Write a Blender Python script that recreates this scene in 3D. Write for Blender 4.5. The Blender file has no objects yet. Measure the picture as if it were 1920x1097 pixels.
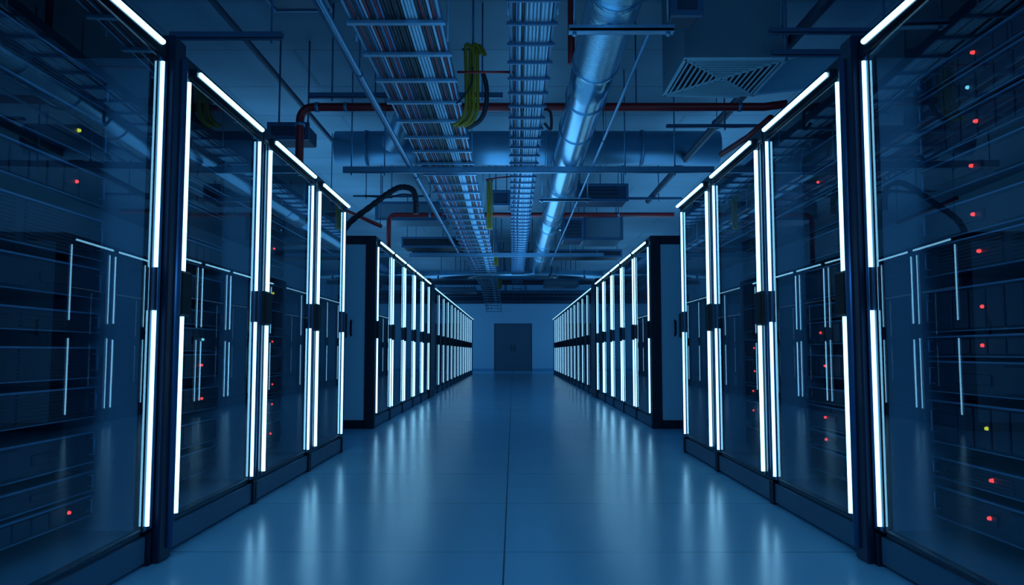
import bpy, math, random
from mathutils import Vector
random.seed(7)
PI = math.pi
sc = bpy.context.scene
col = sc.collection

# ------------------------------------------------------------------ materials
def pmat(name, base, rough=0.5, metal=0.0, emit=None, es=0.0, spec=0.5, noise=None, bump=None):
    if base[2] > base[1] > base[0]: base = (max(base[0], .40*base[1]), base[1], base[2])
    m = bpy.data.materials.new(name); m.use_nodes = True
    nt = m.node_tree; n = nt.nodes; l = nt.links
    b = n['Principled BSDF']
    b.inputs['Base Color'].default_value = (*base, 1)
    b.inputs['Roughness'].default_value = rough
    b.inputs['Metallic'].default_value = metal
    b.inputs['Specular IOR Level'].default_value = spec
    if emit:
        b.inputs['Emission Color'].default_value = (*emit, 1)
        b.inputs['Emission Strength'].default_value = es
    if noise:
        sc_, amt = noise
        tc = n.new('ShaderNodeTexCoord'); nz = n.new('ShaderNodeTexNoise'); nz.inputs['Scale'].default_value = sc_
        nz.inputs['Detail'].default_value = 4
        mx = n.new('ShaderNodeMix'); mx.data_type = 'RGBA'
        mx.inputs[6].default_value = (*[c * (1 - amt) for c in base], 1)
        mx.inputs[7].default_value = (*[min(1, c * (1 + amt)) for c in base], 1)
        l.new(tc.outputs['Object'], nz.inputs['Vector']); l.new(nz.outputs['Fac'], mx.inputs[0])
        l.new(mx.outputs[2], b.inputs['Base Color'])
    if bump:
        sc_, st = bump
        tc = n.new('ShaderNodeTexCoord'); nz = n.new('ShaderNodeTexNoise'); nz.inputs['Scale'].default_value = sc_
        bp = n.new('ShaderNodeBump'); bp.inputs['Strength'].default_value = st; bp.inputs['Distance'].default_value = 0.01
        l.new(tc.outputs['Object'], nz.inputs['Vector']); l.new(nz.outputs['Fac'], bp.inputs['Height'])
        l.new(bp.outputs['Normal'], b.inputs['Normal'])
    return m

M = {}
M['black'] = pmat('black_steel', (0.006, 0.016, 0.035), 0.38, 0.2, noise=(6, .2))
M['post'] = pmat('dark_post_paint', (0.008, 0.025, 0.06), 0.3, 0.5, noise=(5, .15))
M['trim'] = pmat('blue_grey_aluminium', (0.05, 0.16, 0.32), 0.35, 0.7, noise=(8, .15))
M['plinth'] = pmat('plinth_paint', (0.08, 0.18, 0.28), 0.45, 0.1, noise=(7, .1))
M['rubber'] = pmat('black_rubber', (0.006, 0.010, 0.016), 0.6, noise=(10, .2))
M['panel'] = pmat('blue_grey_side_panel', (0.50, 0.85, 1.0), 0.55, noise=(3, .05))
M['inside'] = pmat('cabinet_interior', (0.2, 0.4, 0.55), 0.6, noise=(4, .2))
M['server'] = pmat('server_steel', (0.03, 0.08, 0.15), 0.45, 0.2, noise=(9, .2))
M['bezel'] = pmat('server_bezel', (0.022, 0.055, 0.10), 0.42, 0.2, noise=(12, .25))
M['lip'] = pmat('server_lip', (0.16, 0.36, 0.56), 0.4, 0.3, noise=(9, .2))
M['led'] = pmat('tube_light', (0.6, 0.85, 1), 0.4, emit=(0.28, 0.70, 1.0), es=2.7)
M['led_far'] = pmat('tube_light_dim', (0.6, 0.85, 1), 0.4, emit=(0.30, 0.68, 1.0), es=1.05)
M['red_led'] = pmat('red_indicator', (0.3, 0.02, 0.02), 0.4, emit=(1.0, 0.07, 0.07), es=0.9)
M['yellow_led'] = pmat('yellow_indicator', (0.3, 0.3, 0.02), 0.4, emit=(0.6, 0.7, 0.05), es=0.7)
M['cyan_led'] = pmat('cyan_indicator', (0.1, 0.3, 0.35), 0.4, emit=(0.15, 0.6, 0.8), es=0.9)
M['wall'] = pmat('painted_wall', (0.45, 0.75, 0.92), 0.7, noise=(0.6, .06))
M['skirt'] = pmat('skirting', (0.18, 0.45, 0.7), 0.5, noise=(3, .05))
M['door'] = pmat('dark_door', (0.09, 0.16, 0.22), 0.5, noise=(3, .1))
M['duct'] = pmat('silver_duct', (0.27, 0.52, 0.68), 0.24, 0.9, noise=(5, .06), bump=(3, .05))
M['crossduct'] = pmat('dull_duct', (0.16, 0.36, 0.52), 0.42, 0.6, noise=(2, .3), bump=(4, .2))
M['rail'] = pmat('galvanised_rail', (0.16, 0.36, 0.54), 0.38, 0.7, noise=(20, .15))
M['darkrail'] = pmat('dark_rail', (0.06, 0.16, 0.28), 0.45, 0.5, noise=(20, .15))
M['red'] = pmat('red_pipe_paint', (0.30, 0.014, 0.02), 0.45, noise=(5, .2))
M['yellow'] = pmat('yellow_cable', (0.27, 0.20, 0.012), 0.5, noise=(10, .2))
M['cpale'] = pmat('pale_cable', (0.36, 0.62, 0.80), 0.45, noise=(8, .15))
M['cblue'] = pmat('blue_cable', (0.06, 0.2, 0.42), 0.5, noise=(8, .15))
M['cdark'] = pmat('dark_cable', (0.01, 0.02, 0.035), 0.5, noise=(8, .2))
M['cred'] = pmat('red_cable', (0.28, 0.025, 0.045), 0.5, noise=(8, .2))
M['unit'] = pmat('air_unit_paint', (0.13, 0.22, 0.29), 0.55, noise=(4, .1))
M['darkunit'] = pmat('dark_unit_paint', (0.02, 0.05, 0.10), 0.55, noise=(4, .1))

def glass_mat():
    m = bpy.data.materials.new('door_glass'); m.use_nodes = True
    n = m.node_tree.nodes; l = m.node_tree.links; n.clear()
    out = n.new('ShaderNodeOutputMaterial'); mx = n.new('ShaderNodeMixShader')
    tr = n.new('ShaderNodeBsdfTransparent'); tr.inputs[0].default_value = (0.84, 0.91, 0.96, 1)
    gl = n.new('ShaderNodeBsdfGlossy'); gl.inputs['Roughness'].default_value = 0.0
    gl.inputs['Color'].default_value = (0.8, 0.9, 0.95, 1)
    ge = n.new('ShaderNodeNewGeometry'); dt = n.new('ShaderNodeVectorMath'); dt.operation = 'DOT_PRODUCT'
    l.new(ge.outputs['Incoming'], dt.inputs[0]); l.new(ge.outputs['True Normal'], dt.inputs[1])
    def mth(op, a, b):
        q = n.new('ShaderNodeMath'); q.operation = op
        if hasattr(a, 'links'): l.new(a, q.inputs[0])
        else: q.inputs[0].default_value = a
        if b is not None:
            if hasattr(b, 'links'): l.new(b, q.inputs[1])
            else: q.inputs[1].default_value = b
        return q.outputs[0]
    c_ = mth('ABSOLUTE', dt.outputs['Value'], None)          # Schlick reflectance, the same from both faces of the pane
    fz = mth('ADD', mth('MULTIPLY', mth('POWER', mth('SUBTRACT', 1.0, c_), 4.2), 0.62), 0.085)
    l.new(fz, mx.inputs[0]); l.new(tr.outputs[0], mx.inputs[1]); l.new(gl.outputs[0], mx.inputs[2])
    l.new(mx.outputs[0], out.inputs[0])
    return m
M['glass'] = glass_mat()

def floor_mat():
    m = pmat('polished_floor', (0.05, 0.25, 0.50), 0.17, spec=0.30)
    nt = m.node_tree; n = nt.nodes; l = nt.links; b = n['Principled BSDF']
    tc = n.new('ShaderNodeTexCoord'); sp = n.new('ShaderNodeSeparateXYZ'); l.new(tc.outputs['Object'], sp.inputs[0])
    def seam(axis, off, per, w):
        a = n.new('ShaderNodeMath'); a.operation = 'SUBTRACT'; a.inputs[1].default_value = off; l.new(sp.outputs[axis], a.inputs[0])
        md = n.new('ShaderNodeMath'); md.operation = 'PINGPONG'; md.inputs[1].default_value = per / 2; l.new(a.outputs[0], md.inputs[0])
        lt = n.new('ShaderNodeMath'); lt.operation = 'LESS_THAN'; lt.inputs[1].default_value = w; l.new(md.outputs[0], lt.inputs[0])
        return lt
    s1 = seam('X', -0.04, 2.4, 0.004); s2 = seam('Y', 3.72, 1.17, 0.003)
    mxm = n.new('ShaderNodeMath'); mxm.operation = 'MAXIMUM'; l.new(s1.outputs[0], mxm.inputs[0]); l.new(s2.outputs[0], mxm.inputs[1])
    nz = n.new('ShaderNodeTexNoise'); nz.inputs['Scale'].default_value = 1.3; nz.inputs['Detail'].default_value = 5
    l.new(tc.outputs['Object'], nz.inputs['Vector'])
    mx = n.new('ShaderNodeMix'); mx.data_type = 'RGBA'
    mx.inputs[6].default_value = (0.26, 0.64, 0.90, 1); mx.inputs[7].default_value = (0.29, 0.70, 0.97, 1)
    l.new(nz.outputs['Fac'], mx.inputs[0])
    mx2 = n.new('ShaderNodeMix'); mx2.data_type = 'RGBA'; mx2.inputs[7].default_value = (0.012, 0.05, 0.11, 1)
    l.new(mx.outputs[2], mx2.inputs[6]); l.new(mxm.outputs[0], mx2.inputs[0]); l.new(mx2.outputs[2], b.inputs['Base Color'])
    mr = n.new('ShaderNodeMapRange'); mr.inputs['To Min'].default_value = 0.19; mr.inputs['To Max'].default_value = 0.26
    l.new(nz.outputs['Fac'], mr.inputs[0]); l.new(mr.outputs[0], b.inputs['Roughness'])
    return m
M['floor'] = floor_mat()

def ceil_mat():
    m = pmat('ceiling_slab', (0.30, 0.50, 0.62), 0.75)
    nt = m.node_tree; n = nt.nodes; l = nt.links; b = n['Principled BSDF']
    tc = n.new('ShaderNodeTexCoord'); br = n.new('ShaderNodeTexBrick'); l.new(tc.outputs['Object'], br.inputs['Vector'])
    br.inputs['Color1'].default_value = (0.32, 0.52, 0.64, 1); br.inputs['Color2'].default_value = (0.28, 0.46, 0.57, 1)
    br.inputs['Mortar'].default_value = (0.24, 0.40, 0.51, 1); br.inputs['Scale'].default_value = 0.2
    br.inputs['Mortar Size'].default_value = 0.006; br.inputs['Mortar Smooth'].default_value = 0.3
    nz = n.new('ShaderNodeTexNoise'); nz.inputs['Scale'].default_value = 0.8; l.new(tc.outputs['Object'], nz.inputs['Vector'])
    mx = n.new('ShaderNodeMix'); mx.data_type = 'RGBA'; mx.blend_type = 'MULTIPLY'; mx.inputs[0].default_value = 0.5
    l.new(br.outputs['Color'], mx.inputs[6]); l.new(nz.outputs['Fac'], mx.inputs[7]); l.new(mx.outputs[2], b.inputs['Base Color'])
    return m
M['ceiling'] = ceil_mat()

def foil_mat():
    m = pmat('crumpled_foil', (0.30, 0.58, 0.74), 0.22, 0.9)
    nt = m.node_tree; n = nt.nodes; l = nt.links; b = n['Principled BSDF']
    tc = n.new('ShaderNodeTexCoord'); mp = n.new('ShaderNodeMapping'); mp.inputs['Scale'].default_value = (6, 34, 6)
    nz = n.new('ShaderNodeTexNoise'); nz.inputs['Scale'].default_value = 1.6; nz.inputs['Detail'].default_value = 4
    bp = n.new('ShaderNodeBump'); bp.inputs['Strength'].default_value = 0.7; bp.inputs['Distance'].default_value = 0.02
    l.new(tc.outputs['Object'], mp.inputs[0]); l.new(mp.outputs[0], nz.inputs['Vector'])
    l.new(nz.outputs['Fac'], bp.inputs['Height']); l.new(bp.outputs['Normal'], b.inputs['Normal'])
    return m
M['foil'] = foil_mat()

# ------------------------------------------------------------------ mesh builder
class MB:
    def __init__(s): s.v = []; s.f = []; s.sm = []
    def box(s, x0, x1, y0, y1, z0, z1, c=0.0):
        if x0 > x1: x0, x1 = x1, x0
        if y0 > y1: y0, y1 = y1, y0
        if z0 > z1: z0, z1 = z1, z0
        c = min(c, (x1-x0)*.45, (y1-y0)*.45, (z1-z0)*.45)
        b = len(s.v)
        if c <= 0:
            s.v += [(x, y, z) for x in (x0, x1) for y in (y0, y1) for z in (z0, z1)]
            for q in ((0,1,3,2),(4,6,7,5),(0,4,5,1),(2,3,7,6),(0,2,6,4),(1,5,7,3)):
                s.f.append(tuple(b+i for i in q)); s.sm.append(False)
            return s
        X = (x0, x1); Y = (y0, y1); Z = (z0, z1); idx = {}
        for i in (0, 1):
            for j in (0, 1):
                for k in (0, 1):
                    sx, sy, sz = 1-2*i, 1-2*j, 1-2*k
                    for a in range(3):
                        p = [X[i]+sx*c, Y[j]+sy*c, Z[k]+sz*c]
                        p[a] = (X[i], Y[j], Z[k])[a]
                        idx[(i, j, k, a)] = len(s.v); s.v.append(tuple(p))
        def F(*q): s.f.append(tuple(idx[t] for t in q)); s.sm.append(False)
        for i in (0, 1):
            F((i,0,0,0),(i,1,0,0),(i,1,1,0),(i,0,1,0)); F((0,i,0,1),(1,i,0,1),(1,i,1,1),(0,i,1,1)); F((0,0,i,2),(1,0,i,2),(1,1,i,2),(0,1,i,2))
            for j in (0, 1):
                F((i,j,0,0),(i,j,1,0),(i,j,1,1),(i,j,0,1)); F((i,0,j,0),(i,1,j,0),(i,1,j,2),(i,0,j,2)); F((0,i,j,1),(1,i,j,1),(1,i,j,2),(0,i,j,2))
                for k in (0, 1): F((i,j,k,0),(i,j,k,1),(i,j,k,2))
        return s
    def tube(s, pts, r, n=8, cap=True):
        pts = [Vector(p) for p in pts]; b = len(s.v); N = len(pts)
        up = None
        for i, p in enumerate(pts):
            t = (pts[min(i+1, N-1)] - pts[max(i-1, 0)]).normalized()
            if up is None:
                up = Vector((0, 0, 1)) if abs(t.z) < .9 else Vector((1, 0, 0))
            u = t.cross(up)
            if u.length < 1e-5: u = t.orthogonal()
            u.normalize(); w = u.cross(t).normalized(); up = w
            rr = r[i] if isinstance(r, (list, tuple)) else r
            for k in range(n):
                a = 2*PI*k/n; s.v.append(tuple(p + u*math.cos(a)*rr + w*math.sin(a)*rr))
        for i in range(N-1):
            for k in range(n):
                s.f.append((b+i*n+k, b+i*n+(k+1) % n, b+(i+1)*n+(k+1) % n, b+(i+1)*n+k)); s.sm.append(n > 5)
        if cap:
            s.f.append(tuple(b+k for k in range(n))); s.sm.append(False)
            s.f.append(tuple(b+(N-1)*n+k for k in reversed(range(n)))); s.sm.append(False)
        return s
    def quad(s, a, b_, c, d):
        b = len(s.v); s.v += [a, b_, c, d]; s.f.append((b, b+1, b+2, b+3)); s.sm.append(False); return s
    def build(s, name, m, parent=None, loc=None):
        me = bpy.data.meshes.new(name); me.from_pydata(s.v, [], s.f)
        me.polygons.foreach_set('use_smooth', s.sm)
        import bmesh
        bm = bmesh.new(); bm.from_mesh(me); bmesh.ops.recalc_face_normals(bm, faces=bm.faces); bm.to_mesh(me); bm.free()
        me.materials.append(M[m] if isinstance(m, str) else m); me.update()
        o = bpy.data.objects.new(name, me); col.objects.link(o)
        if parent: o.parent = parent
        if loc: o.location = loc
        return o

def tag(o, label=None, cat=None, group=None, kind=None):
    if label: o['label'] = label
    if cat: o['category'] = cat
    if group: o['group'] = group
    if kind: o['kind'] = kind
    return o
def empty(name, loc, label, cat, group=None):
    o = bpy.data.objects.new(name, None); o.location = loc; o.empty_display_size = .1; col.objects.link(o)
    return tag(o, label, cat, group)
def struct(o): o['kind'] = 'structure'; return o
def setlocal(mb, loc):
    mb.v = [(x-loc[0], y-loc[1], z-loc[2]) for x, y, z in mb.v]; return mb
def solo(mb, name, m, loc, label, cat, group=None):       # a one-mesh thing, written in world coordinates
    return tag(setlocal(mb, loc).build(name, m, None, loc), label, cat, group)

# ------------------------------------------------------------------ room shell
YW = 38.2; ZC = 4.35; XW = 5.6; YB = -2.5
struct(MB().box(-XW-.2, XW+.2, YB-.2, YW+.2, -.2, 0).build('floor', 'floor'))
struct(MB().box(-XW-.2, XW+.2, YB-.2, YW+.2, ZC, ZC+.2).build('ceiling', 'ceiling'))
struct(MB().box(-XW-.2, -XW, YB, YW, 0, ZC).build('wall_left', 'wall'))
struct(MB().box(XW, XW+.2, YB, YW, 0, ZC).build('wall_right', 'wall'))
struct(MB().box(-XW, XW, YB-.2, YB, 0, ZC).build('wall_rear', 'wall'))
wb = MB(); DX = 0.92; DH = 2.30
wb.box(-XW, -DX, YW, YW+.2, 0, ZC); wb.box(DX, XW, YW, YW+.2, 0, ZC); wb.box(-DX, DX, YW, YW+.2, DH, ZC)
struct(wb.build('wall_back', 'wall'))
d = struct(MB().box(-DX+.03, -.004, YW+.03, YW+.08, .01, DH-.03, .004).box(.004, DX-.03, YW+.03, YW+.08, .01, DH-.03, .004).build('door_1', 'door'))
MB().box(-DX, -DX+.03, YW+.0, YW+.12, 0, DH).box(DX-.03, DX, YW, YW+.12, 0, DH).box(-DX+.03, DX-.03, YW, YW+.12, DH-.03, DH).build('door_frame', 'door', d)
hb = MB()
for sx in (-1, 1): hb.tube([(sx*.08, YW+.03, .95), (sx*.08, YW-.02, .95), (sx*.08, YW-.02, 1.25), (sx*.08, YW+.03, 1.25)], .011, 8)
hb.build('door_handle', 'rubber', d)
for sx, nm in ((-1, 'baseboard_left'), (1, 'baseboard_right')):
    struct(MB().box(sx*DX, sx*XW, YW-.02, YW, 0, .12, .004).build(nm, 'skirt'))

# ------------------------------------------------------------------ cabinets
XF1, XF2, XF3 = 1.57, 1.675, 1.70
def cabinet(s, xf, y0, y1, label, group, a=.105, b=.105, ta=.16, tb=.13, end_panel=False, far_handle=False, depth=1.05, single=False, led='led', ajar=0.0, stile=.10, rad=.0125):
    """glass fronted cabinet; s=-1 left row, +1 right row; local x = s*depth, local y = along the aisle"""
    p = y1 - y0
    root = empty('server_cabinet', (s*xf, y0, 0), label, 'cabinet', group)
    X = lambda d: s*d
    fr = MB()
    fr.box(X(0), X(depth), .004, p-.004, 2.245, 2.34, .006)              # head
    fr.box(X(.0), X(.05), .004, .075, .15, 2.245, .006); fr.box(X(.0), X(.05), p-.075, p-.004, .15, 2.245, .006)
    fr.build('frame', 'black', root); fr = MB()
    fr.box(X(.05), X(depth), .004, .022, .13, 2.245); fr.box(X(.05), X(depth), p-.022, p-.004, .13, 2.245)
    fr.box(X(.04), X(depth), .022, p-.022, .115, .15)
    fr.box(X(.06), X(depth), .01, p-.01, 0, .115)
    fr.box(X(depth-.02), X(depth), .022, p-.022, .15, 2.245)
    fr.build('interior_lining', 'inside', root)
    MB().box(X(.012), X(.058), .035, p-.035, .012, .128, .004).build('plinth', 'plinth', root)
    for yy in (.003, p-.03): MB().box(X(-.002), X(.055), yy, yy+.027, .0, .14, .003).build('foot', 'black', root)
    # metal trim running up the post (catches light from the tubes)
    for yy in (.022, p-.022): MB().tube([(X(.004), yy, .16), (X(.004), yy, 2.23)], .012, 10).build('post_trim', 'trim', root)
    # top tube
    MB().tube([(X(-.034), ta, 2.277), (X(-.034), p-tb, 2.277)], .0125, 10).build('top_light_tube', led, root)
    MB().box(X(-.026), X(.0), ta-.02, p-tb+.02, 2.262, 2.30).build('tube_channel', 'black', root)
    dr = MB()
    dr.box(X(-.002), X(.03), .08, .100, .155, 2.24, .003); dr.box(X(-.002), X(.03), p-stile, p-.08, .155, 2.24, .003)
    dr.box(X(.004), X(.03), .100, p-.100, .155, .172, .003); dr.box(X(.004), X(.03), .100, p-.100, 2.225, 2.24, .003)
    door = dr.build('glass_door', 'black', root)
    gm = MB(); dn, dfar = .002, .002
    gm.quad((X(dn), .085, .165), (X(dfar), p-.085, .165), (X(dfar), p-.085, 2.23), (X(dn), .085, 2.23)).build('glass_pane', 'glass', door)
    for yy in ((a,) if single else (a, p-b)):
        for z0, z1 in ((.18, 1.10), (1.29, 2.21)):
            MB().tube([(X(-.011), yy, z0), (X(-.011), yy, z1)], rad if yy == a else rad*.68, 10).build('light_tube', led, door)
        MB().box(X(-.003), X(.0015), yy-.013, yy+.013, .16, 2.23).build('tube_channel', 'trim', door)
    h = MB(); h.box(X(-.034), X(.004), .012, .135, 1.085, 1.30, .012)
    h.build('handle', 'rubber', door)
    if ajar:                    # slight door opening added, about its far edge, to steer the glass reflections
        th = -s*ajar; hy = p-.08; door.rotation_euler = (0, 0, th)
        door.location = (hy*math.sin(th), hy-hy*math.cos(th), 0)
    if end_panel:
        fp = MB(); fp.box(X(0), X(.125), -.04, 0, 0, 2.34, .006); fp.box(X(.125), X(depth), -.04, 0, 2.235, 2.34, .004); fp.box(X(.125), X(depth), -.04, 0, 0, .10, .004)
        fp.box(X(depth-.06), X(depth), -.04, 0, .10, 2.235, .004)
        fp.build('end_frame', 'black', root)
        e = MB().box(X(.125), X(depth-.06), -.022, 0, .10, 2.235).build('end_panel', 'panel', root)
        MB().tube([(X(.29), -.022, 1.12), (X(.29), -.06, 1.13), (X(.29), -.06, 1.29), (X(.29), -.022, 1.30)], .013, 8).build('end_handle', 'rubber', root)
    if far_handle:
        MB().box(X(-.02), X(.02), p-.02, p+.03, 1.05, 1.28, .008).build('latch', 'rubber', root)
    return root

def copy_tree(o, parent=None):
    c = o.copy(); col.objects.link(c)
    if parent: c.parent = parent
    for ch in list(o.children): copy_tree(ch, c)
    return c

ORD = ['first', 'second', 'third', 'fourth', 'fifth', 'sixth', 'seventh', 'eighth', 'ninth', 'tenth', 'eleventh', 'twelfth', 'thirteenth']
SIDE = {-1: 'left', 1: 'right'}
for s in (-1, 1):
    sd = SIDE[s]
    g = f'near glass cabinets on the {sd} of the aisle'
    cabinet(s, XF1, 2.08, 3.50, f'large black glass-door server cabinet nearest the camera on the {sd}, cut by the photo edge', g, a=.105, b=.075, ajar=math.radians(2.3))
    cabinet(s, XF1, 3.635, 4.88, f'black glass-door server cabinet just beyond the thick dark post on the {sd}', g, a=.07, b=.105, ta=.15)
    cabinet(s, XF1, 4.885, 6.18, f'black glass-door server cabinet in the middle of the near {sd} row, past the post cabinet', g, a=.105, b=.11)
    cabinet(s, XF1, 6.185, 7.36, f'black glass-door server cabinet at the far end of the near {sd} row, before the gap', g, tb=.05, b=.12, far_handle=True)
    ys = [9.62, 10.87, 12.10, 13.32, 14.54, 15.76]
    for i in range(5):
        lab = f'glass-door server cabinet in the middle {sd} row, with pale blue end panel facing the camera' if i == 0 else f'{ORD[i]} white-lit glass-door cabinet of the middle {sd} row, counting from its pale end panel'
        cabinet(s, XF2, ys[i], ys[i+1]-.004, lab, f'white-lit cabinets of the middle {sd} row', ta=.13, tb=.07, a=.07, rad=.009, end_panel=(i == 0), stile=.17)
    y = 16.68; pitch = 1.265; proto = None
    for i in range(13):
        lab = f'{ORD[i]} white-lit cabinet of the farthest {sd} row, counting from the dark pillar' if i < 12 else f'last white-lit cabinet of the farthest {sd} row, nearest the back wall'
        if proto is None:
            proto = cabinet(s, XF3, y, y+pitch-.004, lab, f'white-lit cabinets of the farthest {sd} row', ta=.03, tb=.03, a=.05, rad=.011, single=True, led='led_far')
            c = proto
        else:
            c = copy_tree(proto); c.location = (s*XF3, y+i*pitch, 0); c['label'] = lab
    # thick dark post between the first two cabinets
    r = empty('dark_post', (s*XF1, 3.565, 0), f'thick dark metal post between the two nearest cabinets on the {sd}', 'post', 'thick dark posts between the nearest cabinets')
    MB().box(s*-.03, s*.5, -.062, .062, 0, 2.365, .008).build('column', 'post', r)
    MB().tube([(s*-.028, .035, .05), (s*-.028, .035, 2.28)], .02, 12).build('round_trim', 'trim', r)
    # dark pillar between the middle and far rows
    r = empty('dark_pillar', (s*XF2, 16.22, 0), f'broad black pillar between the middle and farthest {sd} rows', 'pillar', 'black pillars between middle and far rows')
    MB().box(s*-.02, s*1.0, -.44, .44, 0, 2.40, .01).build('column', 'black', r)
    MB().box(s*-.03, s*-.02, -.40, .40, .15, 2.28, .004).build('cover_plate', 'post', r)

# ------------------------------------------------------------------ rack servers behind the near glass
def server(s, xf, y0, y1, z, h, kind, label, group, ledy, ledmat='red_led', led=True):
    W = y1-y0; fd = .20
    root = empty('rack_server', (s*(xf+fd), y0, z), label, 'server', group)
    X = lambda d: s*d
    MB().box(X(.02), X(.70), .03, W-.03, .0, h-.006, .003).build('chassis', 'server', root)
    bz = MB()
    bz.box(X(0), X(.02), 0, W, 0, h-.006, .004)
    if kind == 0:      # drive bays
        n = 8
        for k in range(n):
            w = (W-.16)/n; yy = .08+k*w
            bz.box(X(-.008), X(0), yy+.006, yy+w-.006, .010, h-.018, .003)
    elif kind == 1:    # long slots
        k = .014
        while k < h-.02:
            bz.box(X(-.006), X(0), .09, W*.45, k, k+.006); bz.box(X(-.006), X(0), W*.5, W-.09, k, k+.006); k += .014
    else:              # blank face with a raised centre panel
        bz.box(X(-.01), X(0), W*.12, W*.52, .012, h-.02, .004); bz.box(X(-.006), X(0), W*.6, W*.88, h*.3, h*.6, .002)
    bz.build('bezel', 'bezel', root)
    MB().box(X(-.012), X(.0), .0, W, h-.011, h-.004).box(X(-.012), X(0), .0, W, .0, .004).build('edge_lip', 'lip', root)
    e = MB()
    for yy in (.03, W-.03):
        e.tube([(X(0), yy, h*.25), (X(-.022), yy, h*.25), (X(-.022), yy, h*.75), (X(0), yy, h*.75)], .004, 6)
    e.build('pull_handle', 'lip', root)
    if led:
        MB().tube([(X(-.004), ledy-y0, h*.5), (X(-.016), ledy-y0, h*.5)], [.0085, .006], 10).build('indicator_light', ledmat, root)
    return root
for s in (-1, 1):
    sd = SIDE[s]
    for ci, (y0, y1, nm, ledy) in enumerate(((2.30, 3.36, f'nearest {sd} cabinet', 2.97 if s > 0 else 3.16), (3.76, 4.76, f'{sd} cabinet past the dark post', 4.5), (5.02, 6.05, f'middle cabinet of the near {sd} row', 5.8), (6.31, 7.24, f'end cabinet of the near {sd} row', 7.0))):
        z = .24; hs = []
        rr = random.Random(11*ci+s+3)
        while z < 2.05:
            h = rr.choice((.089, .133, .133, .178)); h = min(h, 2.12-z); hs.append((z, h)); z += h + rr.choice((.012, .03, .055))
        n = len(hs)
        for k, (z, h) in enumerate(reversed(hs)):
            lab = f'{ORD[k]} rack server from the top inside the {nm}' if k < n-1 else f'lowest rack server inside the {nm}'
            led = (rr.random() < (.85 if (s > 0 and ci == 0) else .45))
            mt = 'red_led' if (rr.random() < .85) else rr.choice(('yellow_led', 'cyan_led'))
            server(s, XF1, y0, y1, z, h, rr.randint(0, 2), lab, f'rack servers inside the {nm}', ledy+rr.uniform(-.03, .03), mt, led)

# ------------------------------------------------------------------ overhead
def rod(mb, x, y, z0, z1=ZC, r=.008): mb.tube([(x, y, z0), (x, y, z1)], r, 6)
def smooth(pts, n=6):
    pts = [Vector(p) for p in pts]; out = []
    for i in range(len(pts)-1):
        p0 = pts[max(i-1, 0)]; p1 = pts[i]; p2 = pts[i+1]; p3 = pts[min(i+2, len(pts)-1)]
        for k in range(n):
            t = k/n
            out.append(.5*((2*p1)+(p2-p0)*t+(2*p0-5*p1+4*p2-p3)*t*t+(3*p1-p0-3*p2+p3)*t**3))
    out.append(pts[-1]); return out

def ladder_tray(x0, x1, ystart, yend, zr, first, step, label, mat, droplen, over=.035):
    root = empty('cable_tray', ((x0+x1)/2, ystart, zr), label, 'cable tray')
    ox, oy, oz = (x0+x1)/2, ystart, zr
    def zdrop(y): return 0 if y < yend-droplen else -0.62*((y-(yend-droplen))/droplen)**1.6
    for xx in (x0, x1):
        ysn = [ystart, yend-droplen]+[yend-droplen+droplen*k/6 for k in range(1, 7)]
        mb = MB()
        for a, b in zip(ysn[:-1], ysn[1:]):
            za, zb = zdrop(a), zdrop(b); w = .008
            i = len(mb.v)
            for (yy, zz) in ((a, za), (b, zb)):
                mb.v += [(xx-w-ox, yy-oy, zz+.0), (xx+w-ox, yy-oy, zz+.0), (xx+w-ox, yy-oy, zz+.075), (xx-w-ox, yy-oy, zz+.075)]
            for q in ((0,1,5,4),(1,2,6,5),(2,3,7,6),(3,0,4,7)): mb.f.append(tuple(i+t for t in q)); mb.sm.append(False)
        mb.build('side_rail', mat, root)
    y = first; k = 0
    while y < yend and k < 95:
        z = zdrop(y)
        w = (.022 if k < 9 or k % 2 else .012) if over > .03 else .011
        MB().box(x0-over-ox, x1+over-ox, y-w-oy, y+w-oy, z-.028, z-.001, .004).build('rung', mat, root)
        y += step; k += 1
    y = first+step*1.5
    while y < yend-droplen:
        for xx in (x0-over+.01, x1+over-.01):
            m = MB(); m.tube([(xx-ox, y-oy, -.03), (xx-ox, y-oy, ZC-oz)], .007, 6); m.build('hanger_rod', 'rail', root)
        y += 3.3
    return root, zdrop
wide, zdw = ladder_tray(-1.09, -.49, 4.3, 33.0, 3.15, 4.6, .57, 'wide galvanised ladder tray full of cables, hanging left of centre', 'rail', 6.0)
narrow, zdn = ladder_tray(-.015, .275, 4.3, 26.0, 3.15, 4.47, .36, 'narrow dark ladder tray of cables hanging over the aisle centre', 'darkrail', .5, over=.028)

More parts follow.
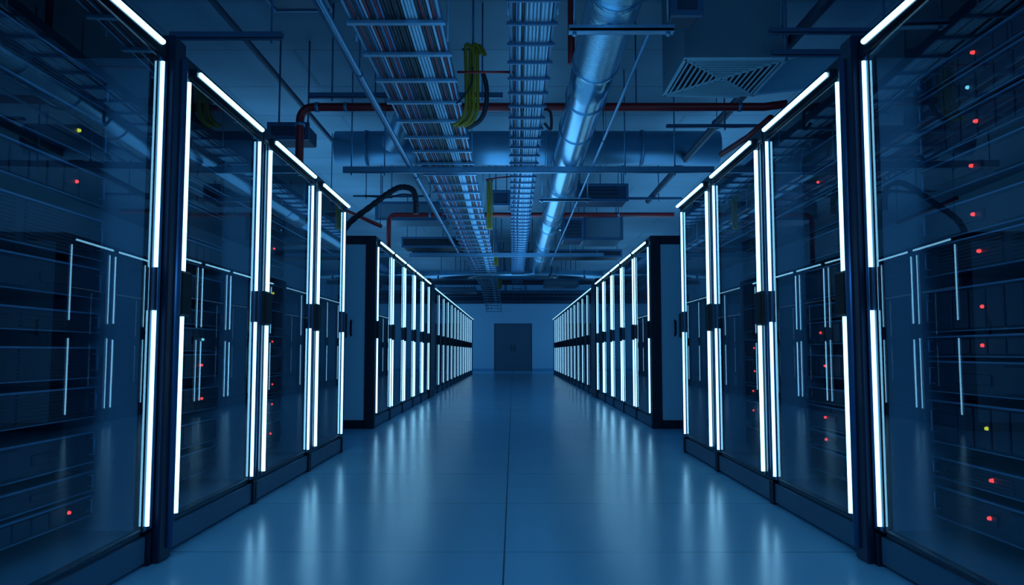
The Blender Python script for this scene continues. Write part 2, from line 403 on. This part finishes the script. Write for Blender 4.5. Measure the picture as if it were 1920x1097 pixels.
def cables(x0, x1, n, yend, zbase, zd, where, group, rmin=.0075, rmax=.0115, mix=(.60, .16, .18, .06), layers=2, seed=1):
    rr = random.Random(seed)
    kinds = (['cpale']*int(100*mix[0]) + ['cblue']*int(100*mix[1]) + ['cdark']*int(100*mix[2]) + ['cred']*int(100*mix[3]))
    for L in range(layers):
        for i in range(n):
            k = rr.choice(kinds)
            if where.startswith('wide'):
                u = (i+.5)/n
                if L == 0 and i in (0, n-1): k = 'cred'
                elif .3 < u < .62 and rr.random() < .55: k = rr.choice(('cdark', 'cdark', 'cdark', 'cred', 'cblue'))
            r = rr.uniform(rmin, rmax)
            xb = x0+(x1-x0)*(i+.5)/n; ph = rr.uniform(0, 6.28); amp = rr.uniform(.001, .004); fq = rr.uniform(.35, .9)
            ye = yend - rr.uniform(0, .6); y = 4.25; pts = []
            while y < ye:
                x = xb+amp*math.sin(y*fq+ph)+.012*math.sin(y*.8+xb*9)
                x = min(max(x, x0+r), x1-r)
                z = zbase+zd(y)+r+L*.024+.002*math.sin(y*2+ph)+.002
                pts.append((x, y, z)); y += .55 if y < 14 else 1.3
            cn = {'cpale': 'pale blue', 'cblue': 'mid blue', 'cdark': 'black', 'cred': 'red'}[k]
            p0 = pts[0]
            solo(MB().tube(pts, r, 6), 'data_cable', k, p0, f'{cn} data cable lying lengthwise among others in the {where}', 'cable', f'{cn} cables in the {where}')
cables(-1.075, -.505, 24, 32.4, 3.152, zdw, 'wide tray left of centre', '', seed=3)
cables(-.002, .262, 11, 25.6, 3.152, zdn, 'narrow tray over the aisle centre', '', mix=(.6, .15, .25, 0), seed=5)

# round foil duct
def duct():
    r = empty('round_duct', (.69, 3.9, 3.33), 'long silver round air duct running down the aisle ceiling right of the trays', 'duct')
    R = .185
    def seg(y0, y1, rad, m, nm):
        n = 40; mb = MB(); pts = [(0, y0-3.9+(y1-y0)*k/12, 0) for k in range(13)]
        mb.tube(pts, rad, n).build(nm, m, r)
    seg(3.9, 5.02, R*1.03, 'foil', 'foil_sleeve'); seg(5.02, 6.4, R*1.03, 'foil', 'foil_sleeve'); seg(6.4, 14, R, 'duct', 'duct_section'); seg(14, 23.5, R*.98, 'duct', 'duct_section')
    for y in (5.02, 6.4, 7.3, 8.35, 9.7, 11.2, 13, 14.9, 17, 19.5): seg(y-.02, y+.02, R*1.07, 'duct', 'seam_band')
duct()
# channel brackets under the duct
for y, x0, x1, z, lab in ((5.25, .38, 1.10, 3.12, 'pale channel bracket carrying the silver duct nearest the camera'), (11.3, .38, 1.12, 3.12, 'pale channel bracket carrying the silver duct further down the aisle')):
    r = empty('duct_bracket', ((x0+x1)/2, y, z), lab, 'bracket', 'channel brackets under the silver duct')
    w = (x1-x0)/2
    MB().box(-w, w, -.035, .035, -.024, 0, .003).box(-w, w, -.035, -.029, -.024, .02).box(-w, w, .029, .035, -.024, .02).build('channel', 'rail', r)
    for sx in (-1, 1):
        MB().tube([(sx*(w-.04), 0, 0), (sx*(w-.04), 0, ZC-z)], .008, 6).build('hanger_rod', 'rail', r)
        MB().tube([(sx*(w-.04), 0, -.045), (sx*(w-.04), 0, -.024)], .016, 6).build('hanger_nut', 'rail', r)
# conduits along the aisle
def conduit(x, y0, y1, z, r, lab, mat='rail', rods=()):
    e = empty('conduit', (x, y0, z), lab, 'conduit')
    MB().tube([(0, (y1-y0)*k/10, 0) for k in range(11)], r, 12).build('pipe', mat, e)
    for y in rods:
        mb = MB(); mb.tube([(0, y-y0, r), (0, y-y0, ZC-z)], .006, 6); mb.build('hanger_rod', 'darkrail', e)
        MB().tube([(0, y-y0-.015, 0), (0, y-y0+.015, 0)], r*1.25, 12).build('clamp', 'darkrail', e)
conduit(-1.235, 4.0, 17.6, 3.15, .024, 'slim pale conduit running diagonally past the left edge of the wide tray', rods=(6.2, 9.9, 13.6))
conduit(-1.30, 4.0, 17.6, 3.21, .012, 'thin dark conduit beside the slim pale one on the left', 'darkrail')
conduit(.955, 5.28, 20, 3.15, .014, 'thin pale conduit running alongside the right of the silver duct', rods=(8.2, 12.1))
conduit(2.42, 5.2, 14, 3.62, .05, 'thick dark conduit high on the right beside the ceiling grille box', 'darkunit', rods=(7.0, 9.2))
conduit(-2.6, 3.9, 11.5, 3.95, .03, 'dark conduit high up at far left above the near cabinets', 'darkunit', rods=(6.0,))

# cross struts
def strut(y, x0, x1, z, lab, h=.045, mat='rail', rods=(), wdt=.05):
    e = empty('cross_strut', ((x0+x1)/2, y, z), lab, 'strut')
    w = (x1-x0)/2; cx = (x0+x1)/2
    MB().box(-w, w, -wdt/2, wdt/2, -h/2, -h/2+.008, .002).box(-w, w, -wdt/2, -wdt/2+.008, -h/2, h/2, .002).box(-w, w, wdt/2-.008, wdt/2, -h/2, h/2, .002).build('channel', mat, e)
    for x in rods:
        MB().tube([(x-cx, 0, -h/2-.03), (x-cx, 0, ZC-z)], .009, 6).build('hanger_rod', mat, e)
    return e
strut(9.38, -2.05, 2.42, 3.11, 'pale cross strut spanning the aisle under the trays', .075, rods=(-1.95, -1.55, 1.35, 1.95))
strut(17.75, -2.35, 2.05, 3.11, 'second pale cross strut spanning the aisle, above the middle rows', .09, rods=(-2.2, -1.5, 1.3, 1.9))
strut(5.6, -2.5, -1.68, 3.22, 'short dark strut high on the left near the camera', .05, 'darkrail', rods=(-1.76,))
strut(7.55, -2.0, -.1, 3.42, 'dark strut just above the near red pipe', .05, 'darkrail', rods=(-1.77, -.3))
strut(6.2, 2.08, 3.3, 3.32, 'dark double strut at upper right beside the grille box', .05, 'darkrail', rods=(2.2, 3.0))
strut(6.0, 2.0, 3.2, 3.42, 'upper dark strut at upper right beside the grille box', .04, 'darkrail', rods=(2.1, 3.1))
strut(8.6, 1.7, 3.6, 3.42, 'dark thin strut under the red pipe at right', .035, 'darkrail', rods=(2.35,))
strut(12.2, -2.5, -1.3, 3.35, 'thin dark strut above the black hose at left', .03, 'darkrail', rods=(-2.3, -1.9))
strut(13.4, 1.2, 2.9, 3.55, 'thin dark strut at right ahead of the far red pipe', .04, 'darkrail', rods=(1.5, 1.9, 2.5))
for i, (y, z, h, x0, x1, m) in enumerate(((20.2, 3.45, .12, -2.6, 2.6, 'darkunit'), (24.6, 3.22, .10, -2.9, 2.9, 'darkrail'), (26.8, 3.28, .16, -3.2, 3.2, 'darkunit'), (29.2, 3.15, .09, -3.2, 3.2, 'darkrail'), (31.5, 3.25, .2, -3.6, 3.6, 'darkunit'), (34.2, 3.22, .16, -4, 4, 'darkunit'), (36.5, 3.36, .42, -5, 5, 'darkunit'))):
    e = empty('cross_beam', (0, y, z), f'{ORD[i]} dark beam crossing the ceiling beyond the second strut, counting away from the camera', 'beam', 'dark beams crossing the far ceiling')
    MB().box(x0, x1, -.07, .07, -h/2, -h/2+.02, .003).box(x0, x1, -.012, .012, -h/2+.02, h/2-.02).box(x0, x1, -.07, .07, h/2-.02, h/2, .003).build('i_beam', m, e)
    for x in (-1.8, -.3, .5, 1.8): MB().tube([(x, 0, h/2), (x, 0, ZC-z)], .012, 6).build('hanger_rod', 'darkrail', e)

# red sprinkler pipes
def red_pipe(pts, r, lab, clamps=(), rods=()):
    p0 = pts[0]; e = empty('red_pipe', p0, lab, 'pipe')
    L = [(x-p0[0], y-p0[1], z-p0[2]) for x, y, z in pts]
    MB().tube(L, r, 16).build('pipe', 'red', e)
    for x, y in rods:
        MB().tube([(x-p0[0], y-p0[1], pts[-1][2]-p0[2]+r*.9), (x-p0[0], y-p0[1], ZC-p0[2])], .008, 6).build('hanger_rod', 'darkrail', e)
    for c in clamps:
        a = Vector(c[0]) - Vector(p0); d_ = Vector(c[1])
        MB().tube([a-d_*.018, a+d_*.018], r*1.18, 16).build('clamp', 'rail', e)
def elbow(cx, y, cz, R, a0, a1, n=6): return [(cx+R*math.cos(a0+(a1-a0)*k/n), y, cz+R*math.sin(a0+(a1-a0)*k/n)) for k in range(n+1)]
pts = [(-2.16, 7.85, 2.36), (-2.16, 7.85, 3.25)] + elbow(-2.03, 7.85, 3.27, .13, PI, PI/2) + [(-1.0, 7.85, 3.40), (1.0, 7.85, 3.40), (2.55, 7.85, 3.40), (2.75, 7.75, 3.40)]
red_pipe(pts, .042, 'dark red pipe crossing the near ceiling, bending down at its left end', [((-2.16, 7.85, 3.22), (0, 0, 1)), ((-1.99, 7.85, 3.40), (1, 0, 0)), ((-1.70, 7.85, 3.40), (1, 0, 0)), ((2.3, 7.85, 3.40), (1, 0, 0))], rods=((-1.4, 7.85), (1.25, 7.85)))
pts = [(-2.24, 14.1, 2.4), (-2.24, 14.1, 3.25)] + elbow(-2.12, 14.1, 3.27, .12, PI, PI/2) + [(-1.0, 14.1, 3.39), (1.0, 14.1, 3.39), (2.9, 14.1, 3.39)]
red_pipe(pts, .042, 'dark red pipe crossing the ceiling further back, bending down at its left end', [((-1.5, 14.1, 3.39), (1, 0, 0)), ((1.9, 14.1, 3.39), (1, 0, 0))], rods=((-1.5, 14.1), (1.9, 14.1)))
red_pipe([(.50, 6.6, 4.35), (.50, 6.6, 3.60), (.50, 6.6, 3.38)], .03, 'short dark red drop pipe hanging just left of the silver duct')
red_pipe([(2.7, 8.1, 3.36), (2.62, 8.6, 3.30), (2.5, 9.3, 3.28)], .04, 'short stub of red pipe at upper right above the near cabinets')
red_pipe([(-.46, 6.35, 3.22), (.02, 6.35, 3.22)], .010, 'thin red tube between the yellow cable bundle and the narrow tray')
red_pipe([(-.42, 12.0, 3.57), (-.2, 12.0, 3.6), (.0, 12.0, 3.62)], .012, 'thin red tube above the second yellow cable bundle')
red_pipe([(-2.9, 12.2, 3.25), (-2.35, 12.4, 3.02), (-2.1, 12.5, 2.92)], .03, 'sloping red pipe above the left row behind the black hose', rods=((-2.12, 12.49), (-2.85, 12.22)))

# yellow bundles, hoses
def bundle(cx, cy, zt, zb, n, lab, group, seed, hook=0, foot=0, r=.013, mat='yellow'):
    rr = random.Random(seed)
    for i in range(n):
        dx = (i-(n-1)/2)*r*2.1; dy = (i % 2)*r*1.9
        pts = []
        if hook: pts += [(cx+dx+hook, cy+dy, zt-.08), (cx+dx+hook*.6, cy+dy, zt-.01)]
        pts += [(cx+dx+rr.uniform(-.004, .004), cy+dy, zt), (cx+dx, cy+dy, zt-(zt-zb)*.33), (cx+dx+rr.uniform(-.004, .004), cy+dy, zt-(zt-zb)*.66)]
        if foot: pts += [(cx+dx, cy+dy, zb+.16), (cx+dx+foot*.35, cy+dy, zb+.05), (cx+dx+foot, cy+dy, zb)]
        else: pts += [(cx+dx, cy+dy, zb)]
        solo(MB().tube(smooth(pts), r, 8), 'yellow_cable' if mat == 'yellow' else 'black_cable', mat, pts[-1], lab, 'cable', group)
bundle(-.37, 6.9, 3.66, 2.93, 4, 'yellow cable hanging in the nearest bundle right of the wide tray', 'yellow cables in the nearest hanging bundle', 1, hook=.07, foot=-.12, r=.016)
bundle(-.375, 12.4, 3.66, 2.86, 3, 'yellow cable hanging in the second bundle, beyond the pale cross strut', 'yellow cables in the second hanging bundle', 2, r=.015)
bundle(-.43, 19.5, 3.40, 3.06, 3, 'yellow cable hanging in the third bundle, far down the wide tray', 'yellow cables in the third hanging bundle', 3, r=.02)
bundle(-.40, 24.5, 3.2, 2.88, 3, 'yellow cable hanging in the farthest bundle, above the back door', 'yellow cables in the farthest hanging bundle', 4, r=.018)
for x, y, z, w_, lab in ((-.36, 6.93, 3.64, .10, 'dark hook bracket holding the nearest yellow cable bundle'), (-.375, 12.4, 3.64, .06, 'dark hook bracket holding the second yellow cable bundle'), (-.43, 19.5, 3.40, .08, 'dark hook bracket holding the third yellow cable bundle'), (-.40, 24.5, 3.2, .08, 'dark hook bracket holding the farthest yellow cable bundle')):
    e = empty('cable_hook', (x, y, z), lab, 'bracket')
    MB().tube([(-w_, 0, .0), (w_, 0, .0)], .012, 8).build('crossbar', 'darkrail', e)
    MB().tube([(0, 0, 0), (0, 0, ZC-z)], .01, 8).build('hanger_rod', 'darkrail', e)
def hose(name, pts, r, mat, lab, cat='hose', ribs=False):
    P = smooth(pts, 10)
    rad = [r*(1+.10*math.sin(i*2.1)) for i in range(len(P))] if ribs else r
    return solo(MB().tube(P, rad, 12), name, mat, pts[0], lab, cat)
hose('black_hose', [(-.27, 6.95, 3.42), (-.24, 6.95, 3.30), (-.245, 6.95, 3.12), (-.30, 6.95, 2.99), (-.42, 6.95, 2.92)], .022, 'cdark', 'black cable loop curving under the nearest yellow bundle')
hose('black_hose', [(-.50, 6.8, 3.1), (-.44, 6.85, 3.18), (-.37, 6.85, 3.30), (-.36, 6.85, 3.45)], .007, 'cdark', 'thin black cord running into the nearest yellow bundle from the wide tray')
hose('ribbed_hose', [(-2.45, 11.0, 2.39), (-2.33, 11.0, 2.70), (-2.0, 11, 2.97), (-1.75, 11, 3.16), (-1.58, 11, 3.24), (-1.42, 11, 3.20), (-1.37, 11, 3.03), (-1.37, 11, 2.86)], .042, 'cdark', 'black ribbed hose arching above the near left cabinets', ribs=True)
hose('black_cable', [(-2.15, 11.2, 3.16), (-1.8, 11.2, 3.13), (-1.6, 11.2, 3.18), (-1.4, 11.2, 3.16)], .01, 'cdark', 'thin black cable stretched over the ribbed hose', 'cable')
hose('black_cable', [(.302, 7.4, 3.24), (.36, 7.4, 3.2), (.36, 7.4, 3.04), (.30, 7.4, 3.10)], .014, 'cdark', 'black cable loop hanging on the right of the narrow tray', 'cable')
hose('black_cable', [(1.05, 21.5, 3.25), (1.05, 21.5, 3.1), (.98, 21.5, 2.98)], .02, 'cdark', 'short black cable end dangling below the far silver cross duct', 'cable')

# silver cross ducts
def cross_duct(name, pts, r, lab, bands, mat='crossduct'):
    p0 = pts[0]; e = empty(name, p0, lab, 'duct')
    L = [Vector(p)-Vector(p0) for p in pts]
    MB().tube(L, r, 32).build('duct_body', mat, e)
    for b in bands:
        a = L[0].lerp(L[-1], b); d_ = (L[-1]-L[0]).normalized()
        MB().tube([a-d_*.02, a+d_*.02], r*1.05, 32).build('seam_band', mat, e)
cross_duct('cross_duct', [(-2.5, 11.0, 3.80), (0, 11.0, 3.80), (2.9, 11.0, 3.80)], .24, 'large silver round duct crossing the ceiling behind the pale cross strut', (.08, .3, .55, .8))
cross_duct('cross_duct', [(-2.7, 22.7, 3.15), (0, 22.7, 3.15), (2.6, 22.7, 3.15)], .115, 'slim silver duct crossing the aisle ceiling far back', (.1, .4, .75, .9), 'duct')
cross_duct('branch_duct', [(-1.65, 10.6, 3.78), (-1.45, 10.1, 3.85), (-1.15, 9.2, 4.1), (-1.0, 8.9, 4.34)], .15, 'silver branch duct rising from the large cross duct to the ceiling', (.5,))
cross_duct('supply_duct', [(1.8, 8.05, 3.75), (2.3, 8.1, 3.75), (2.95, 8.2, 3.85), (3.6, 8.3, 4.0)], .17, 'pale round duct leading right behind the grille box', (.3,), 'panel')

# grille box
def grille_box():
    x0, x1, y0, y1, zb = 1.46, 2.34, 6.55, 7.52, 3.40; ZC = 4.3495
    e = empty('grille_box', ((x0+x1)/2, (y0+y1)/2, zb), 'dark square air box with a slatted grille underneath, hanging at upper right', 'air vent')
    cx, cy = (x0+x1)/2, (y0+y1)/2; w, h = (x1-x0)/2, (y1-y0)/2
    MB().box(-w, w, -h, -h+.02, .02, ZC-zb).box(-w, w, h-.02, h, .02, ZC-zb).box(-w, -w+.02, -h+.02, h-.02, .02, ZC-zb).box(w-.02, w, -h+.02, h-.02, .02, ZC-zb).build('box_body', 'unit', e)
    MB().box(-w+.02, w-.02, -h+.02, h-.02, .10, .12).build('box_lining', 'cdark', e)
    g = MB(); t = .022
    g.box(-w, w, -h, -h+t, 0, .02).box(-w, w, h-t, h, 0, .02).box(-w, -w+t, -h+t, h-t, 0, .02).box(w-t, w, -h+t, h-t, 0, .02)
    def bar(a, b, ww=.010):
        a = Vector(a); b = Vector(b); d_ = (b-a).normalized(); n_ = Vector((-d_.y, d_.x, 0))*ww/2
        i = len(g.v)
        for p in (a, b):
            for q, zz in ((-1, 0), (1, 0), (1, .015), (-1, .015)): g.v.append((p.x+n_.x*q, p.y+n_.y*q, zz))
        for q in ((0,1,2,3),(4,7,6,5),(0,4,5,1),(1,5,6,2),(2,6,7,3),(3,7,4,0)): g.f.append(tuple(i+k for k in q)); g.sm.append(False)
    bar((-w, -h, 0), (w, h, 0), .022); bar((-w, h, 0), (w, -h, 0), .022)
    n = 9
    for k in range(1, n):
        f = k/n
        bar((-w*f, -h*f, 0), (w*f, -h*f, 0)); bar((-w*f, h*f, 0), (w*f, h*f, 0))
        bar((-w*f, -h*f, 0), (-w*f, h*f, 0)); bar((w*f, -h*f, 0), (w*f, h*f, 0))
    g.build('grille', 'panel', e)
grille_box()
def unit(name, x0, x1, y0, y1, z0, z1, m, lab, cat='air unit', vents=True):
    e = empty(name, ((x0+x1)/2, (y0+y1)/2, z0), lab, cat); w, h, H = (x1-x0)/2, (y1-y0)/2, z1-z0
    MB().box(-w, w, -h, h, 0, H, .012).build('housing', m, e)
    MB().box(-w-.015, w+.015, -h-.015, -h+.03, -.015, .03, .003).box(-w-.015, w+.015, -h-.015, -h+.03, H-.03, H+.015, .003).box(-w-.015, -w+.03, -h-.015, -h+.03, .03, H-.03, .003).box(w-.03, w+.015, -h-.015, -h+.03, .03, H-.03, .003).build('flange', 'darkrail', e)
    if vents:
        v = MB(); n = max(3, int(H/.06))
        for k in range(n): v.box(-w*.6, w*.6, -h-.012, -h, H*(k+.4)/n, H*(k+.4)/n+.015)
        v.build('louvre', 'cdark', e)
    for sx in (-1, 1):
        MB().tube([(sx*(w-.05), 0, H), (sx*(w-.05), 0, ZC-z0)], .01, 6).build('hanger_rod', 'darkrail', e)
unit('fan_coil', 1.42, 2.18, 15.6, 16.7, 3.16, 3.62, 'unit', 'grey-blue air unit hanging right of the silver duct behind the far red pipe', vents=False)
unit('fan_coil', .98, 1.36, 15.2, 16.0, 3.10, 3.5, 'darkunit', 'small black air unit hanging just right of the silver duct')
unit('fan_coil', 1.05, 1.85, 12.6, 13.2, 3.36, 3.62, 'darkunit', 'flat dark louvred unit hanging above the far red pipe at right')
unit('flat_duct', -2.35, -1.02, 16.6, 17.4, 3.14, 3.34, 'cdark', 'flat black duct hanging left above the middle row', 'duct', False)
unit('flat_duct', -2.6, -1.1, 14.8, 15.6, 3.42, 3.75, 'unit', 'blue-grey flat duct hanging left behind the far red pipe', 'duct', False)
unit('flat_duct', -.35, -.06, 13.3, 13.9, 3.42, 3.66, 'darkunit', 'small dark box hanging between the two cable trays', 'air unit', False)
unit('flat_duct', 1.0, 2.6, 18.8, 19.6, 3.2, 3.36, 'cdark', 'flat black duct hanging right above the middle row', 'duct', False)
unit('flat_duct', 1.0, 2.1, 25.2, 26.2, 3.02, 3.22, 'unit', 'blue-grey flat duct hanging far back on the right', 'duct', False)
unit('flat_duct', -2.6, -1.3, 27.4, 28.4, 3.0, 3.16, 'unit', 'blue-grey flat duct hanging far back on the left', 'duct', False)
unit('junction_box', -2.62, -2.2, 8.3, 8.7, 3.2, 3.36, 'darkunit', 'dark junction box at left above the near row', 'junction box', False)
unit('junction_box', 1.16, 1.36, 5.55, 5.8, 3.36, 3.6, 'darkunit', 'small dark junction box beside the near duct bracket', 'junction box', False)
# ceiling hatch and sensors
e = empty('ceiling_hatch', (-2.1, 7.4, ZC), 'square hatch frame in the ceiling at upper left', 'hatch')
MB().box(-.3, .3, -.3, -.27, -.025, 0).box(-.3, .3, .27, .3, -.025, 0).box(-.3, -.27, -.27, .27, -.025, 0).box(.27, .3, -.27, .27, -.025, 0).build('frame', 'darkrail', e)
MB().box(-.27, .27, -.27, .27, -.012, 0).build('panel', 'unit', e)
for x, y, z, lab in ((.80, 13.3, 2.98, 'tiny white status light hanging right of the silver duct'), (1.22, 10.2, 3.30, 'tiny white ceiling sensor light right of the silver duct near the cross strut')):
    e = empty('sensor_light', (x, y, z), lab, 'sensor light')
    MB().tube([(0, 0, -.008), (0, 0, .008)], [.006, .013], 10).build('lamp', 'cyan_led', e)
    MB().tube([(0, 0, .008), (0, 0, .03)], [.02, .02], 10).tube([(0, 0, .03), (0, 0, ZC-z)], .003, 6).build('stem', 'darkrail', e)

# ------------------------------------------------------------------ lights
def area(loc, size, sizey, power, color, rot=(0, 0, 0)):
    l = bpy.data.lights.new('fill', 'AREA'); l.shape = 'RECTANGLE'; l.size = size; l.size_y = sizey; l.energy = power; l.color = color
    o = bpy.data.objects.new('fill_light', l); o.location = loc; o.rotation_euler = rot; col.objects.link(o); return o
BL = (0.17, 0.55, 1.0)
for s in (-1, 1):
    area((s*3.4, 15, 2.55), 1.4, 9, 46, BL, (PI, 0, 0))
    area((s*3.4, 27, 2.55), 1.4, 12, 40, BL, (PI, 0, 0))
    area((s*4.0, 33.8, 2.5), 1.6, 1.6, 21, BL, (PI/2, 0, 0))
area((0, 7.0, 2.5), 1.4, 5, 8, BL, (PI, 0, 0))
area((0, 15.5, 2.5), 1.4, 12, 72, BL, (PI, 0, 0))
area((0, -1.6, 2.4), 3.0, 1.6, 40, BL, (PI/2-.35, 0, 0))
w = bpy.data.worlds.new('World'); sc.world = w; w.use_nodes = True
w.node_tree.nodes['Background'].inputs[0].default_value = (0.01, 0.04, 0.12, 1); w.node_tree.nodes['Background'].inputs[1].default_value = .3

# ------------------------------------------------------------------ camera
f = 1480.0; vx, vy = 962.0, 660.0
t = math.atan((vy-548.5)/f); yaw = math.atan((vx-960)/f)
cam = bpy.data.cameras.new('Camera'); cam.sensor_width = 36; cam.lens = 36*f/1920; cam.clip_start = .05; cam.clip_end = 200
co = bpy.data.objects.new('Camera', cam); co.location = (0, 0, .92); co.rotation_euler = (PI/2+t, 0, yaw); col.objects.link(co)
sc.camera = co
sc.view_settings.view_transform = 'Standard'; sc.view_settings.look = 'None'
sc.view_settings.exposure = 0.5; sc.view_settings.gamma = 1
sc.cycles.use_denoising = True
sc.cycles.max_bounces = 8; sc.cycles.transparent_max_bounces = 24; sc.cycles.glossy_bounces = 5
sc.cycles.sample_clamp_indirect = 6
